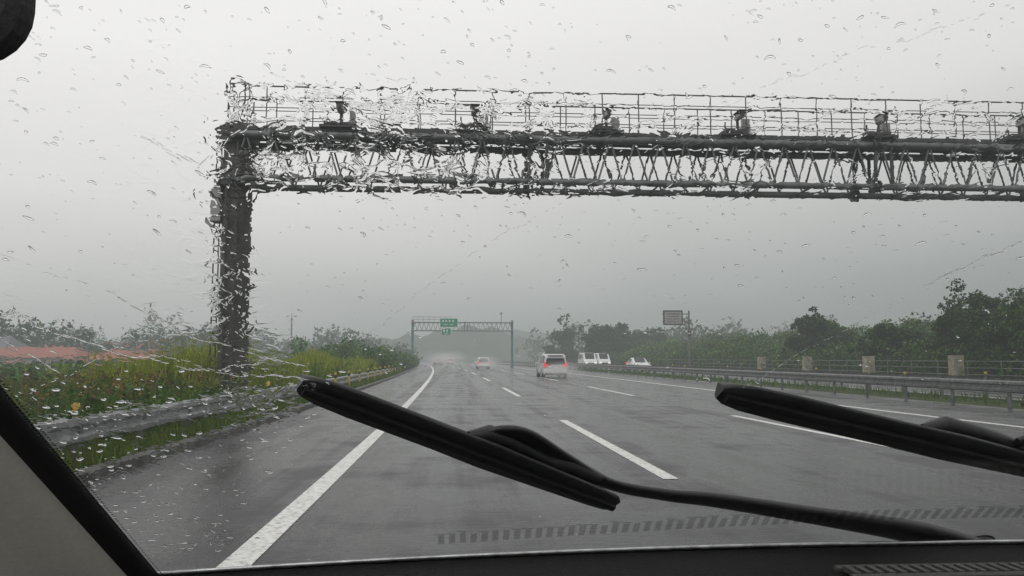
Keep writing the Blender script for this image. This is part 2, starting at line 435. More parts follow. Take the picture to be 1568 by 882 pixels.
# ------------------------------------------------------------ concrete posts
pc=simple("post_concrete",(0.27,0.25,0.19),0.7,0,0.40,3,bump=.3)
for k in range(4):
    y=42.8+9.5*k;p=Vector((27.0,y,grade(y)))
    b=MB();b.box(p+Vector((0,0,.70)),(.62,.5,1.5),0,bev=.03);b.box(p+Vector((0,0,1.47)),(.64,.52,.06),0,bev=.015)
    b.box(p+Vector((0,0,.0)),(.8,.7,.16),0,bev=.02)
    b.obj("concrete_post",[pc])
b=MB()
for z in(.5,.85,1.2):
    b.tube((27.0,30,z+grade(30)),(27.0,112,z+grade(112)),.02,n=5,m=0)
for k in range(30):
    y=31+k*2.7;b.tube((27.0,y,grade(y)),(27.0,y,grade(y)+1.25),.03,n=6,m=0)
b.obj("cable_fence",[galvd])

# ------------------------------------------------------------ vehicles
glass=simple("car_glass",(0.02,0.023,0.025),0.12,0,0.1,2)
tyre=simple("tyre",(0.02,0.02,0.02),0.8,0,0.2,8)
rim=simple("wheel_rim",(0.4,0.4,0.4),0.35,0.6,0.1,8)
redl=simple("tail_lamp",(0.45,0.02,0.02),0.3,0,0.05,3,emit=(1,.05,.04),estr=0.55)
whl=simple("head_lamp",(0.8,0.8,0.8),0.2,0,0.05,3,emit=(1,.97,.9),estr=0.7)
plast=simple("black_trim",(0.03,0.03,0.03),0.6,0,0.2,8)
plate=simple("licence_plate",(0.7,0.7,0.66),0.5,0,0.05,8)
def vehicle(name,loc,L,W,H,paint,shape,front=False):
    b=MB();hw=W/2
    belt=H*.56;z0=.22
    if shape=='van': st=[(0,.94,.50,H*.93,.80,0),(.10,1.0,.56,H*.985,.84,1),(.6,1,.56,H,.86,1),(L*.5,1,.56,H,.86,1),(L*.72,1,.56,H*.97,.84,1),(L*.86,1,.54,H*.60,.80,2),(L*.97,.96,.46,H*.50,.80,2),(L,.85,.36,H*.38,.78,2)]
    elif shape=='suv': st=[(0,.93,.52,H*.88,.74,0),(.14,1.0,.58,H*.965,.79,1),(.7,1,.58,H,.82,1),(L*.42,1,.57,H,.83,1),(L*.58,1,.57,H*.95,.81,1),(L*.74,1,.55,H*.62,.78,2),(L*.95,.95,.47,H*.52,.78,2),(L,.84,.36,H*.40,.76,2)]
    else: st=[(0,.90,.50,H*.60,.80,2),(.35,.98,.56,H*.66,.80,2),(.95,1,.58,H*.90,.72,1),(L*.36,1,.58,H,.76,1),(L*.52,1,.57,H*.98,.75,1),(L*.68,1,.56,H*.66,.76,2),(L*.95,.94,.46,H*.52,.78,2),(L,.82,.36,H*.40,.76,2)]
    rings=[]
    for (y,ws,bz,rz,rw,k) in st:
        w_=hw*ws;bz=H*bz;bz=min(bz,rz-.06)
        half=[(w_*.86,z0),(w_*.98,z0+.14),(w_,z0+.4),(w_*.985,bz),(w_*rw/.95*1.0,rz-.07),(w_*rw*.86,rz)]
        rings.append([(x,y,z) for x,z in half]+[(-x,y,z) for x,z in reversed(half)])
    b.loft(rings,0,smooth=False)
    for i in range(len(st)-1):
        if st[i][5]<=1 and (st[i+1][5]==1):
            for s_ in(0,1):
                def q(r,t): 
                    A=Vector(rings[r][3 if not s_ else 8]);B=Vector(rings[r][4 if not s_ else 7]);v=A.lerp(B,t);v.x+=(.008 if not s_ else -.008);return v
                a=q(i,.08);bq=q(i+1,.08);c=q(i+1,.92);d=q(i,.92)
                if a.y<.05:a.y+=.12;d.y+=.12
                a.y+=.04;d.y+=.04;bq.y-=.04;c.y-=.04
                b.add([a,bq,c,d],[(0,1,2,3)],1)
    for i in range(len(st)-1):
        if st[i][5]==1 and st[i+1][5]==2:
            A=Vector(rings[i][5]);B=Vector(rings[i+1][5])
            up=Vector((0,.02,.02));wa=A.x*.95;wb=B.x*.98
            b.add([Vector((-wa,A.y,A.z))+up,Vector((wa,A.y,A.z))+up,Vector((wb,B.y,B.z))+up,Vector((-wb,B.y,B.z))+up],[(0,1,2,3)],1)
        if shape=='sedan' and st[i][5]==2 and st[i+1][5]==1:
            A=Vector(rings[i][5]);B=Vector(rings[i+1][5]);up=Vector((0,-.02,.02))
            b.add([Vector((-A.x,A.y,A.z))+up,Vector((A.x,A.y,A.z))+up,Vector((B.x*.95,B.y,B.z))+up,Vector((-B.x*.95,B.y,B.z))+up],[(0,1,2,3)],1)
    if shape!='sedan':
        r0=st[0];bz=H*r0[2]+.05;tz=r0[3]-.10;wb=hw*.80;wt=hw*.68
        b.add([(-wb,-.012,bz),(wb,-.012,bz),(wt,-.012,tz),(-wt,-.012,tz)],[(0,1,2,3)],1)
        b.box((0,.02,H*.95),(W*.62,.28,.03),0,bev=.01)
        b.box((0,-.03,bz-.07),(W*.42,.03,.04),6)
    lz=H*.50
    if shape=='van':
        for s_ in(-1,1): b.box((s_*hw*.84,-.01,H*.46),(.14,.08,.55),4,bev=.015)
    else:
        for s_ in(-1,1):
            b.box((s_*hw*.76,.0,lz),(.34,.10,.20),4,bev=.02);b.box((s_*hw*.88,.02,lz+.16),(.10,.10,.26),4,bev=.015)
    b.box((0,-.03,z0+.20),(W*.93,.16,.26),0,bev=.05);b.box((0,-.06,z0+.05),(W*.84,.12,.14),5,bev=.03)
    b.box((0,-.035,H*.41 if shape!='sedan' else z0+.36),(.34,.03,.17),6,bev=.005)
    b.box((0,L,z0+.2),(W*.86,.14,.26),0,bev=.05);b.box((0,L+.02,H*.30),(W*.5,.08,.16),5,bev=.02)
    for s_ in(-1,1): b.box((s_*hw*.68,L-.03,H*.36),(.36,.14,.17),7,bev=.03)
    b.box((0,L+.075,z0+.2),(.34,.02,.16),6)
    for s_ in(-1,1):
        b.box((s_*(hw+.10),L*.66,belt+.06),(.20,.10,.15),0,bev=.02)
        for yy in(.19*L,.81*L):
            x=s_*(hw-.11)
            b.tube((x-.11,yy,.32),(x+.11,yy,.32),.325,n=24,m=2)
            b.tube((x+s_*.105,yy,.32),(x+s_*.118,yy,.32),.20,n=16,m=3)
    b.box((0,L/2,z0+.0),(W*.8,L*.86,.12),5)
    o=b.obj(name,[paint,glass,tyre,rim,redl,plast,plate,whl])
    y=loc[1]
    ang=math.atan(2*1.6e-4*y)
    o.location=rp(loc[0],y)
    o.rotation_euler=(0,0,ang+(math.pi if front else 0))
    return o
silver=simple("silver_paint",(0.60,0.59,0.60),0.25,0.15,0.04,2)
whitep=simple("white_paint",(0.72,0.73,0.73),0.25,0,0.04,2)
greyp=simple("grey_paint",(0.28,0.29,0.30),0.25,0.2,0.05,2)
vehicle("minivan",(7.35,57),4.5,1.76,1.66,silver,'suv')
vehicle("hatchback_car",(5.3,108),4.0,1.68,1.5,whitep,'suv')
vehicle("car",(.6,168),4.4,1.7,1.45,greyp,'sedan')
vehicle("car",(4.6,200),4.4,1.7,1.5,whitep,'suv')
vehicle("van",(19.4,112),4.8,1.8,2.1,whitep,'van',front=True)
vehicle("van",(23.0,120),4.8,1.8,2.1,whitep,'van',front=True)
vehicle("sedan_car",(19.8,86),4.5,1.72,1.42,whitep,'sedan',front=True)

# tyre spray hanging behind the moving cars (real scattering volumes)
def spray(u,y,sx,sy,sz,dens):
    bm=bmesh.new();bmesh.ops.create_icosphere(bm,subdivisions=2,radius=1.0)
    me=bpy.data.meshes.new("tyre_spray");bm.to_mesh(me);bm.free()
    o=bpy.data.objects.new("tyre_spray",me);COL.objects.link(o)
    o.location=rp(u,y,sz*.55);o.scale=(sx,sy,sz)
    m=bpy.data.materials.new("spray_mist");m.use_nodes=True;nn=m.node_tree.nodes;ll=m.node_tree.links;nn.clear()
    tc_=nn.new('ShaderNodeTexCoord');le=nn.new('ShaderNodeVectorMath');le.operation='LENGTH';ll.new(tc_.outputs['Object'],le.inputs[0])
    mr_=nn.new('ShaderNodeMapRange');mr_.interpolation_type='SMOOTHSTEP';mr_.inputs['From Min'].default_value=.95;mr_.inputs['From Max'].default_value=.0
    mr_.inputs['To Min'].default_value=0;mr_.inputs['To Max'].default_value=1;ll.new(le.outputs['Value'],mr_.inputs['Value'])
    nt=nn.new('ShaderNodeTexNoise');nt.inputs['Scale'].default_value=2.2;nt.inputs['Detail'].default_value=3;ll.new(tc_.outputs['Object'],nt.inputs['Vector'])
    m1=nn.new('ShaderNodeMath');m1.operation='POWER';m1.inputs[1].default_value=1.6;ll.new(mr_.outputs[0],m1.inputs[0])
    m2=nn.new('ShaderNodeMath');m2.operation='MULTIPLY';ll.new(m1.outputs[0],m2.inputs[0]);ll.new(nt.outputs['Fac'],m2.inputs[1])
    m3=nn.new('ShaderNodeMath');m3.operation='MULTIPLY';m3.inputs[1].default_value=dens*2;ll.new(m2.outputs[0],m3.inputs[0])
    vs=nn.new('ShaderNodeVolumeScatter');vs.inputs['Color'].default_value=(.98,.98,.98,1);ll.new(m3.outputs[0],vs.inputs['Density'])
    oo=nn.new('ShaderNodeOutputMaterial');ll.new(vs.outputs[0],oo.inputs['Volume'])
    me.materials.append(m)
spray(7.3,54.5,2.2,4.5,1.0,.28)
spray(5.3,103,3.0,9,1.4,.12)
spray(1.5,158,7,20,2.4,.06)

# ------------------------------------------------------------ vegetation
G1=(0.058,0.118,0.024);G2=(0.032,0.074,0.019);G3=(0.17,0.22,0.030);G4=(0.09,0.15,0.030);BR=(0.12,0.085,0.045)
def mixc(a,b_,t): return tuple(a[i]*(1-t)+b_[i]*t for i in range(3))
L=Leaves();pts=[];hs_=[];cs=[]
for i in range(26000):
    y=2.5+ (random.random()**1.6)*75; u=-4.03-abs(random.gauss(0,.55))
    p=rp(u,y,-.03);pts.append(p[:]);hs_.append(random.uniform(.10,.34)*(1+max(0,(-u-4.4))*.4)*(1+y*.01));cs.append(mixc(G4,G3,random.random()*.5) if random.random()<.9 else BR)
L.blades(pts,hs_,cs,el=.055)
L.obj("verge_grass")
L=Leaves()
for i in range(330):
    y=random.uniform(2.5,20);u=-5.0-random.random()**1.1*4.6
    h=.35+.55*random.random()*min(1,(-u-4.6)/1.2)
    c=random.choice([G1,G1,G2,G2,G4,mixc(G1,BR,.5)])
    p=rp(u,y,h*.55);L.clump(p[:],(.38,.42,h*.62),210,.05,c,el=.5)
for i in range(500):
    y=random.uniform(4,20);u=-5.0-random.random()*4
    p=rp(u,y,random.uniform(.7,1.0));L.clump(p[:],(.05,.05,.14),7,.035,random.choice([BR,(.20,.10,.06),(.22,.20,.06)]),shade=False)
pts=[];hs_=[];cs=[]
for i in range(8000):
    y=random.uniform(2.5,24);u=-4.8-random.random()*4.5
    pts.append(rp(u,y)[:]);hs_.append(random.uniform(.4,1.05));cs.append(mixc(G1,G3,random.random()*.7))
L.blades(pts,hs_,cs,el=.02)
L.obj("roadside_weeds")
L=Leaves();pts=[];hs_=[];cs=[]
for i in range(18000):
    y=random.uniform(21,62);u=-4.9-random.random()*4.5
    hh=.85+.45*math.sin(u*1.7+y*.31)*.5+.30*math.sin(y*.9)
    pts.append(rp(u,y)[:]);hs_.append(max(.5,hh+random.uniform(-.25,.4))*(1+.3*min(1,max(0,(-u-5.3)/2))));cs.append(mixc(G3,(.27,.30,.04),random.random()) if u<-5 else G4)
L.blades(pts,hs_,cs,el=.045)
for i in range(150):
    y=random.uniform(22,62);u=-5.4-random.random()*5
    L.clump(rp(u,y,.60)[:],(.5,.6,.60),110,.09,random.choice([G3,G3,G4,G1]),el=.4)
L.obj("tall_grass")
L=Leaves()
y=58
while y<230:
    s=.8+y/180
    for u in(-5.2,-6.6,-8.4,-11):
        hgt=1.5+.55*math.sin(y*.23+u)+random.uniform(-.2,.4)+(.8 if u<-8 else 0)
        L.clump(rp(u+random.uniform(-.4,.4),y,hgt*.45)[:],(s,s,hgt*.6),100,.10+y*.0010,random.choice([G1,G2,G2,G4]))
        if random.random()<.35: L.clump(rp(u,y-.4,hgt*.7)[:],(s*.6,s*.4,hgt*.25),30,.10,G3)
    y+=s*1.15
L.obj("hedge")
yel=simple("yellow_post",(0.50,0.40,0.06),0.5,0,.15,5)
b=MB()
for k in range(14):
    y=30+k*4.0;p=rp(-4.25,y);b.tube(p,p+Vector((0,0,.85)),.045,n=8,m=0);b.tube(p+Vector((0,0,.62)),p+Vector((0,0,.74)),.049,n=8,m=1)
b.obj("delineator_row",[yel,plast])
L=Leaves()
for i in range(360):
    y=random.uniform(12,90);u=-10-random.random()*(18+y*.45)
    hgt=.55+random.random()*.5+y*.002
    L.clump(rp(u,y,hgt*.4)[:],(1.1+y*.01,1.1+y*.01,hgt*.62),110,.09+y*.0014,random.choice([G1,G2,G2,G1,G4]))
L.obj("scrub")
L=Leaves()
for i in range(560):
    y=random.uniform(24,150);u=28.3+random.random()**1.6*24+shift(y)
    back=(u-28-shift(y))
    hgt=1.7+min(2.4,back*.38)+random.uniform(-.4,.7)
    s=1.0+y*.006
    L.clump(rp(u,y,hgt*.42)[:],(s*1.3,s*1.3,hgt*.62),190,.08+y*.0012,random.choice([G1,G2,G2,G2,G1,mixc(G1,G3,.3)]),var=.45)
    if i%3==0: L.clump(rp(u+random.gauss(0,1),y,hgt*.95)[:],(s*.5,s*.5,.5),40,.08+y*.001,G4)
L.obj("shrubbery")
pts=[];hs_=[];cs=[];L=Leaves()
for i in range(16000):
    y=18+random.random()**1.3*90;u=25.8+random.random()*4.0+shift(y)*.6
    pts.append(rp(u,y,-.03)[:]);hs_.append(random.uniform(.2,.6));cs.append(mixc(G4,G3,random.random()*.4))
for i in range(7000):
    y=8+random.random()*90;u=random.uniform(15.1,17.7)
    pts.append(rp(u,y,-.03)[:]);hs_.append(random.uniform(.1,.35));cs.append(mixc(G4,G2,random.random()*.7))
L.blades(pts,hs_,cs,el=.09)
L.obj("grass")

bark=simple("bark",(0.055,0.045,0.035),0.85,0,0.4,8,bump=.5)
def tree(x,y,H,R,col,nleaf=9000,ls=.16,seed=1,base=.25):
    r=random.Random(seed);b=MB();z=grade(y)
    top=Vector((x+r.uniform(-.3,.3),y,z+H*.85))
    b.path([(x,y,z-.1),(x+.05,y,z+H*.25),(x-.06,y+.05,z+H*.5),top],[H*.035,H*.028,H*.018,H*.006],n=8)
    L=Leaves();n=26
    for i in range(n):
        a=r.uniform(0,2*math.pi);zz=r.uniform(base,.95);prof=math.sin(min(1,(zz-base+.18)/(1.1-base))*math.pi*.93)**.6
        rad=R*prof*r.uniform(.35,1.0)
        c=Vector((x+math.cos(a)*rad,y+math.sin(a)*rad,z+H*zz))
        s0=Vector((x,y,z+H*max(.15,zz-.28)))
        b.path([s0,s0.lerp(c,.5)+Vector((0,0,.12*R*.3)),c],[H*.012,H*.008,H*.003],n=5)
        cr=R*r.uniform(.24,.42)
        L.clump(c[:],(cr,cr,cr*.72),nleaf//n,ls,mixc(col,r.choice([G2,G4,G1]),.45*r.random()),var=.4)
        for k in range(3):
            c2=c+Vector((r.gauss(0,cr*.8),r.gauss(0,cr*.8),r.gauss(cr*.2,cr*.5)))
            L.clump(c2[:],(cr*.4,cr*.4,cr*.35),nleaf//n//7,ls,col)
    t=b.obj("trunk",[bark]);f=L.obj("crown")
    e=bpy.data.objects.new("tree",None);COL.objects.link(e)
    for o in(t,f): o.parent=e
D1=(0.032,0.066,0.020)
tree(30.6,46.5,4.7,3.0,D1,15000,.12,1,.08)
tree(33.6,45,5.1,3.2,(0.042,.084,.024),15000,.12,2,.08)
tree(29.2,41,3.8,2.3,G2,10000,.11,12,.05)
tree(30.2,55,3.6,2.0,G2,7000,.14,3,.1)
tree(30.5,69,4.9,2.3,D1,8000,.16,4,.1)
tree(33.0,70,4.4,2.4,G2,7000,.16,5,.1)
tree(27.0,150,7.2,4.2,D1,5000,.32,6,.1)
tree(33.0,156,7.6,4.6,G2,5000,.32,7,.1)
tree(38.5,160,6.8,4.0,D1,4500,.32,8,.1)
tree(22.0,170,6.8,3.6,D1,4000,.32,9,.1)
tree(48.0,110,5.4,3.4,D1,5000,.24,10,.1)
tree(58.0,100,5.8,3.6,G2,5000,.24,11,.1)
L=Leaves()
def mass(x0,x1,y,h0,s,col,n=60,amp=.25):
    x=x0
    while x<x1:
        hh=h0*(1+amp*math.sin(x*.21+y)+amp*.6*math.sin(x*.53))*random.uniform(.8,1.12)
        L.clump((x,y+random.uniform(-6,6),grade(y)+hh*.45),(s,s,hh*.55),n,s*.16,random.choice([col,G2]),var=.4)
        for k in range(2):
            L.clump((x+random.gauss(0,s*.6),y+random.uniform(-4,4),grade(y)+hh*random.uniform(.7,1.0)),(s*.45,s*.45,s*.4),n//3,s*.13,col,var=.4)
        x+=s*.55
mass(-100,-40,150,5.4,3.2,D1,90)
mass(-92,-62,135,6.2,3.0,D1,90)
mass(-75,-12,215,6.2,4,D1,80)
mass(-180,-30,300,10,6,D1,70)
mass(25,75,185,6.6,3.8,D1,90)
mass(60,240,220,9,5.5,D1,70)
mass(30,190,330,12,7,D1,60)
L.obj("distant_trees")
hm=simple("wooded_hill",(0.035,0.055,0.03),0.9,0,0.6,.06,spec=.05)
b=MB()
def ridge(y,dy,x0,x1,f,ny=6):
    xs=np.linspace(x0,x1,90)
    rings=[]
    for j in range(ny+1):
        t=j/ny
        rings.append([(x,y+dy*t,-.5+f(x)*math.sin(t*math.pi/2)*(1+.05*math.sin(x*.3+j))) for x in xs])
    b.loft(rings,0,smooth=True,caps=False,closed=False)
ridge(480,120,-150,220,lambda x: max(0,20*math.exp(-((x-5)/72)**2)+7+1.6*math.sin(x*.09)+1.0*math.sin(x*.31)))
ridge(750,200,-900,1100,lambda x: 26+9*math.sin(x*.008+1)+4*math.sin(x*.03)+1.5*math.sin(x*.13))
b.obj("hill",[hm])

wallm=simple("house_wall",(0.42,0.38,0.33),0.8,0,0.15,2)
roofr=simple("roof_tiles_red",(0.30,0.11,0.08),0.7,0,0.25,2)
roofg=simple("roof_tiles_grey",(0.13,0.13,0.14),0.6,0,0.25,2)
# houses stand on lower ground beyond the embankment
def house(x,y,w_,d,h,rh,roof):
    b=MB();z=grade(y)-1.5
    b.box((x,y,z+h/2),(w_,d,h),0)
    ov=.4
    A=[(x-w_/2-ov,y-d/2-ov,z+h),(x+w_/2+ov,y-d/2-ov,z+h),(x+w_/2+ov,y+d/2+ov,z+h),(x-w_/2-ov,y+d/2+ov,z+h),(x-w_/2+.8,y,z+h+rh),(x+w_/2-.8,y,z+h+rh)]
    b.add(A,[(0,1,5,4),(2,3,4,5),(1,2,5),(3,0,4),(3,2,1,0)],1)
    k=x-w_/2+1
    while k<x+w_/2-.8:
        b.box((k,y-d/2-.01,z+h*.72),(.95,.06,h*.26),2);b.box((k,y-d/2-.03,z+h*.72),(.05,.06,h*.26),3);k+=2.0
    b.box((x+w_/2-.6,y-d/2-.02,z+1.9),(.8,.06,1.6),3)
    b.obj("house",[wallm,roof,glass,plast])
house(-51,104,11,7,2.9,1.3,roofr)
house(-38,100,8,6,2.7,1.2,roofr)
house(-62,112,8,6,4.2,1.5,roofg)
house(-30,94,6,5,2.6,1.0,roofg)
for x,y,h in((-44,120,9),(-30,150,9.5),(-75,110,10)):
    b=MB();z=grade(y);b.tube((x,y,z),(x,y,z+h),.17,.11,n=8);b.box((x,y,z+h-.6),(1.8,.1,.1));b.box((x,y,z+h-1.3),(1.4,.1,.1))
    for d in(-.8,0,.8): b.tube((x+d,y,z+h-.55),(x+d,y,z+h-.35),.05,n=6)
    b.obj("utility_pole",[conc])

# ============================================================ the car we sit in
CA,SA=math.cos(math.radians(40)),math.sin(math.radians(40))
NRM=Vector((0,SA,CA))
def ws(u,v,nn=0.0):
    return Vector((u,.95-v*CA,1.03+v*SA))+NRM*nn
def bottom_v(u):
    return .011-.062*max(0,(.45-u))**1.9*1.15
def ws_glass():
    m,n,l=newmat("windscreen_glass")
    geo=n.new('ShaderNodeNewGeometry');sp=n.new('ShaderNodeSeparateXYZ');l.new(geo.outputs['Position'],sp.inputs[0])
    g=n.new('ShaderNodeBsdfGlass');g.inputs['IOR'].default_value=1.33;g.inputs['Roughness'].default_value=0
    g.inputs['Color'].default_value=(.99,.995,.99,1)
    t=n.new('ShaderNodeTexNoise');t.inputs['Scale'].default_value=105;t.inputs['Detail'].default_value=2.2;t.inputs['Distortion'].default_value=.7
    mp=n.new('ShaderNodeMapping');mp.inputs['Rotation'].default_value=(0,.6,0);mp.inputs['Scale'].default_value=(.7,.8,1.0)
    l.new(geo.outputs['Position'],mp.inputs[0]);l.new(mp.outputs[0],t.inputs['Vector'])
    r=n.new('ShaderNodeMapRange');r.interpolation_type='SMOOTHSTEP';r.inputs['From Min'].default_value=.44;r.inputs['From Max'].default_value=.64
    l.new(t.outputs['Fac'],r.inputs['Value'])
    def sstep(src,a,b_):
        q=n.new('ShaderNodeMapRange');q.interpolation_type='SMOOTHSTEP';q.inputs['From Min'].default_value=a;q.inputs['From Max'].default_value=b_
        l.new(src,q.inputs['Value']);return q.outputs[0]
    def mth(op,a,b_=None):
        q=n.new('ShaderNodeMath');q.operation=op
        for i,x in enumerate((a,b_)):
            if x is None: continue
            if isinstance(x,(int,float)): q.inputs[i].default_value=x
            else: l.new(x,q.inputs[i])
        return q.outputs[0]
    X=sp.outputs['X'];Z=sp.outputs['Z']
    big=n.new('ShaderNodeTexNoise');big.inputs['Scale'].default_value=22;big.inputs['Detail'].default_value=2;l.new(geo.outputs['Position'],big.inputs['Vector'])
    patch=mth('ADD',mth('MULTIPLY',sstep(big.outputs['Fac'],.38,.62),.8),.2)
    lr=mth('ADD',mth('MULTIPLY',sstep(X,.12,-.06),.72),.16)
    band=mth('MULTIPLY',mth('MULTIPLY',lr,sstep(X,-.30,-.19)),mth('MULTIPLY',sstep(Z,1.345,1.372),sstep(Z,1.445,1.415)))
    colm=mth('MULTIPLY',sstep(mth('ABSOLUTE',mth('ADD',X,.172)),.040,.018),sstep(Z,1.19,1.22))
    edge=mth('ADD',mth('MULTIPLY',mth('MINIMUM',Z,1.23),.824),-1.123)
    base=mth('MULTIPLY',sstep(mth('SUBTRACT',X,edge),.0,-.05),.32)
    mask=mth('MULTIPLY',mth('MAXIMUM',mth('MAXIMUM',band,colm),base),patch)
    hh=mth('MULTIPLY',r.outputs[0],mask)
    bp=n.new('ShaderNodeBump');bp.inputs['Strength'].default_value=1;bp.inputs['Distance'].default_value=.00010
    l.new(hh,bp.inputs['Height']);l.new(bp.outputs[0],g.inputs['Normal'])
    finish(m,g.outputs[0],False);return m
WG=ws_glass()
def glass_plain(name,ior):
    m,n,l=newmat(name);g=n.new('ShaderNodeBsdfGlass');g.inputs['IOR'].default_value=ior;g.inputs['Roughness'].default_value=0
    finish(m,g.outputs[0],False);return m
WP=glass_plain("water",1.33)
clear=glass_plain("clear_glass",1.33)
b=MB()
us=[-.50+i*.1 for i in range(20)]
ib=[ws(u,bottom_v(u)-.02,0) for u in us];it=[ws(u,.95,0) for u in us]
ob=[ws(u,bottom_v(u)-.02,.004) for u in us];ot=[ws(u,.95,.004) for u in us]
N=len(us)
for i in range(N-1):
    b.add([ib[i],ib[i+1],it[i+1],it[i]],[(3,2,1,0)],1)
    b.add([ob[i],ob[i+1],ot[i+1],ot[i]],[(0,1,2,3)],0)
b.add([ib[0],ob[0],ot[0],it[0]],[(0,1,2,3)],1);b.add([ib[-1],ob[-1],ot[-1],it[-1]],[(3,2,1,0)],1)
for i in range(N-1):
    b.add([it[i],it[i+1],ot[i+1],ot[i]],[(3,2,1,0)],1);b.add([ib[i],ib[i+1],ob[i+1],ob[i]],[(0,1,2,3)],1)
wobj=b.obj("windshield",[WG,clear],weld=True)
m,n_,l_=newmat("vent_reflection")  # see-through dark ticks painted on the glass as the defroster vent's reflection
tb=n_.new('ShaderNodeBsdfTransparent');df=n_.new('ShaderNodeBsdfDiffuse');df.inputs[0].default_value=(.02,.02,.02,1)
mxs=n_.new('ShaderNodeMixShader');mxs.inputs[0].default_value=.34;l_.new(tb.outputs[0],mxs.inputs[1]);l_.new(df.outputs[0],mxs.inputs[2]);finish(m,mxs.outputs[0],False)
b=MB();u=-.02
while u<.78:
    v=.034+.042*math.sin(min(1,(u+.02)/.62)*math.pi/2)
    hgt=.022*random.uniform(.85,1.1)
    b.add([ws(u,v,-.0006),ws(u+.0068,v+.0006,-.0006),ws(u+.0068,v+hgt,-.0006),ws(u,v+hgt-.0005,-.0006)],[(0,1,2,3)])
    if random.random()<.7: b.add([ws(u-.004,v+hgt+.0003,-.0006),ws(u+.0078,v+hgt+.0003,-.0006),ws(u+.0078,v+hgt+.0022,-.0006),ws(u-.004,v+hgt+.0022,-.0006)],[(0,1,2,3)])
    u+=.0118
fo=b.obj("vent_reflection_band",[m]);fo.parent=wobj

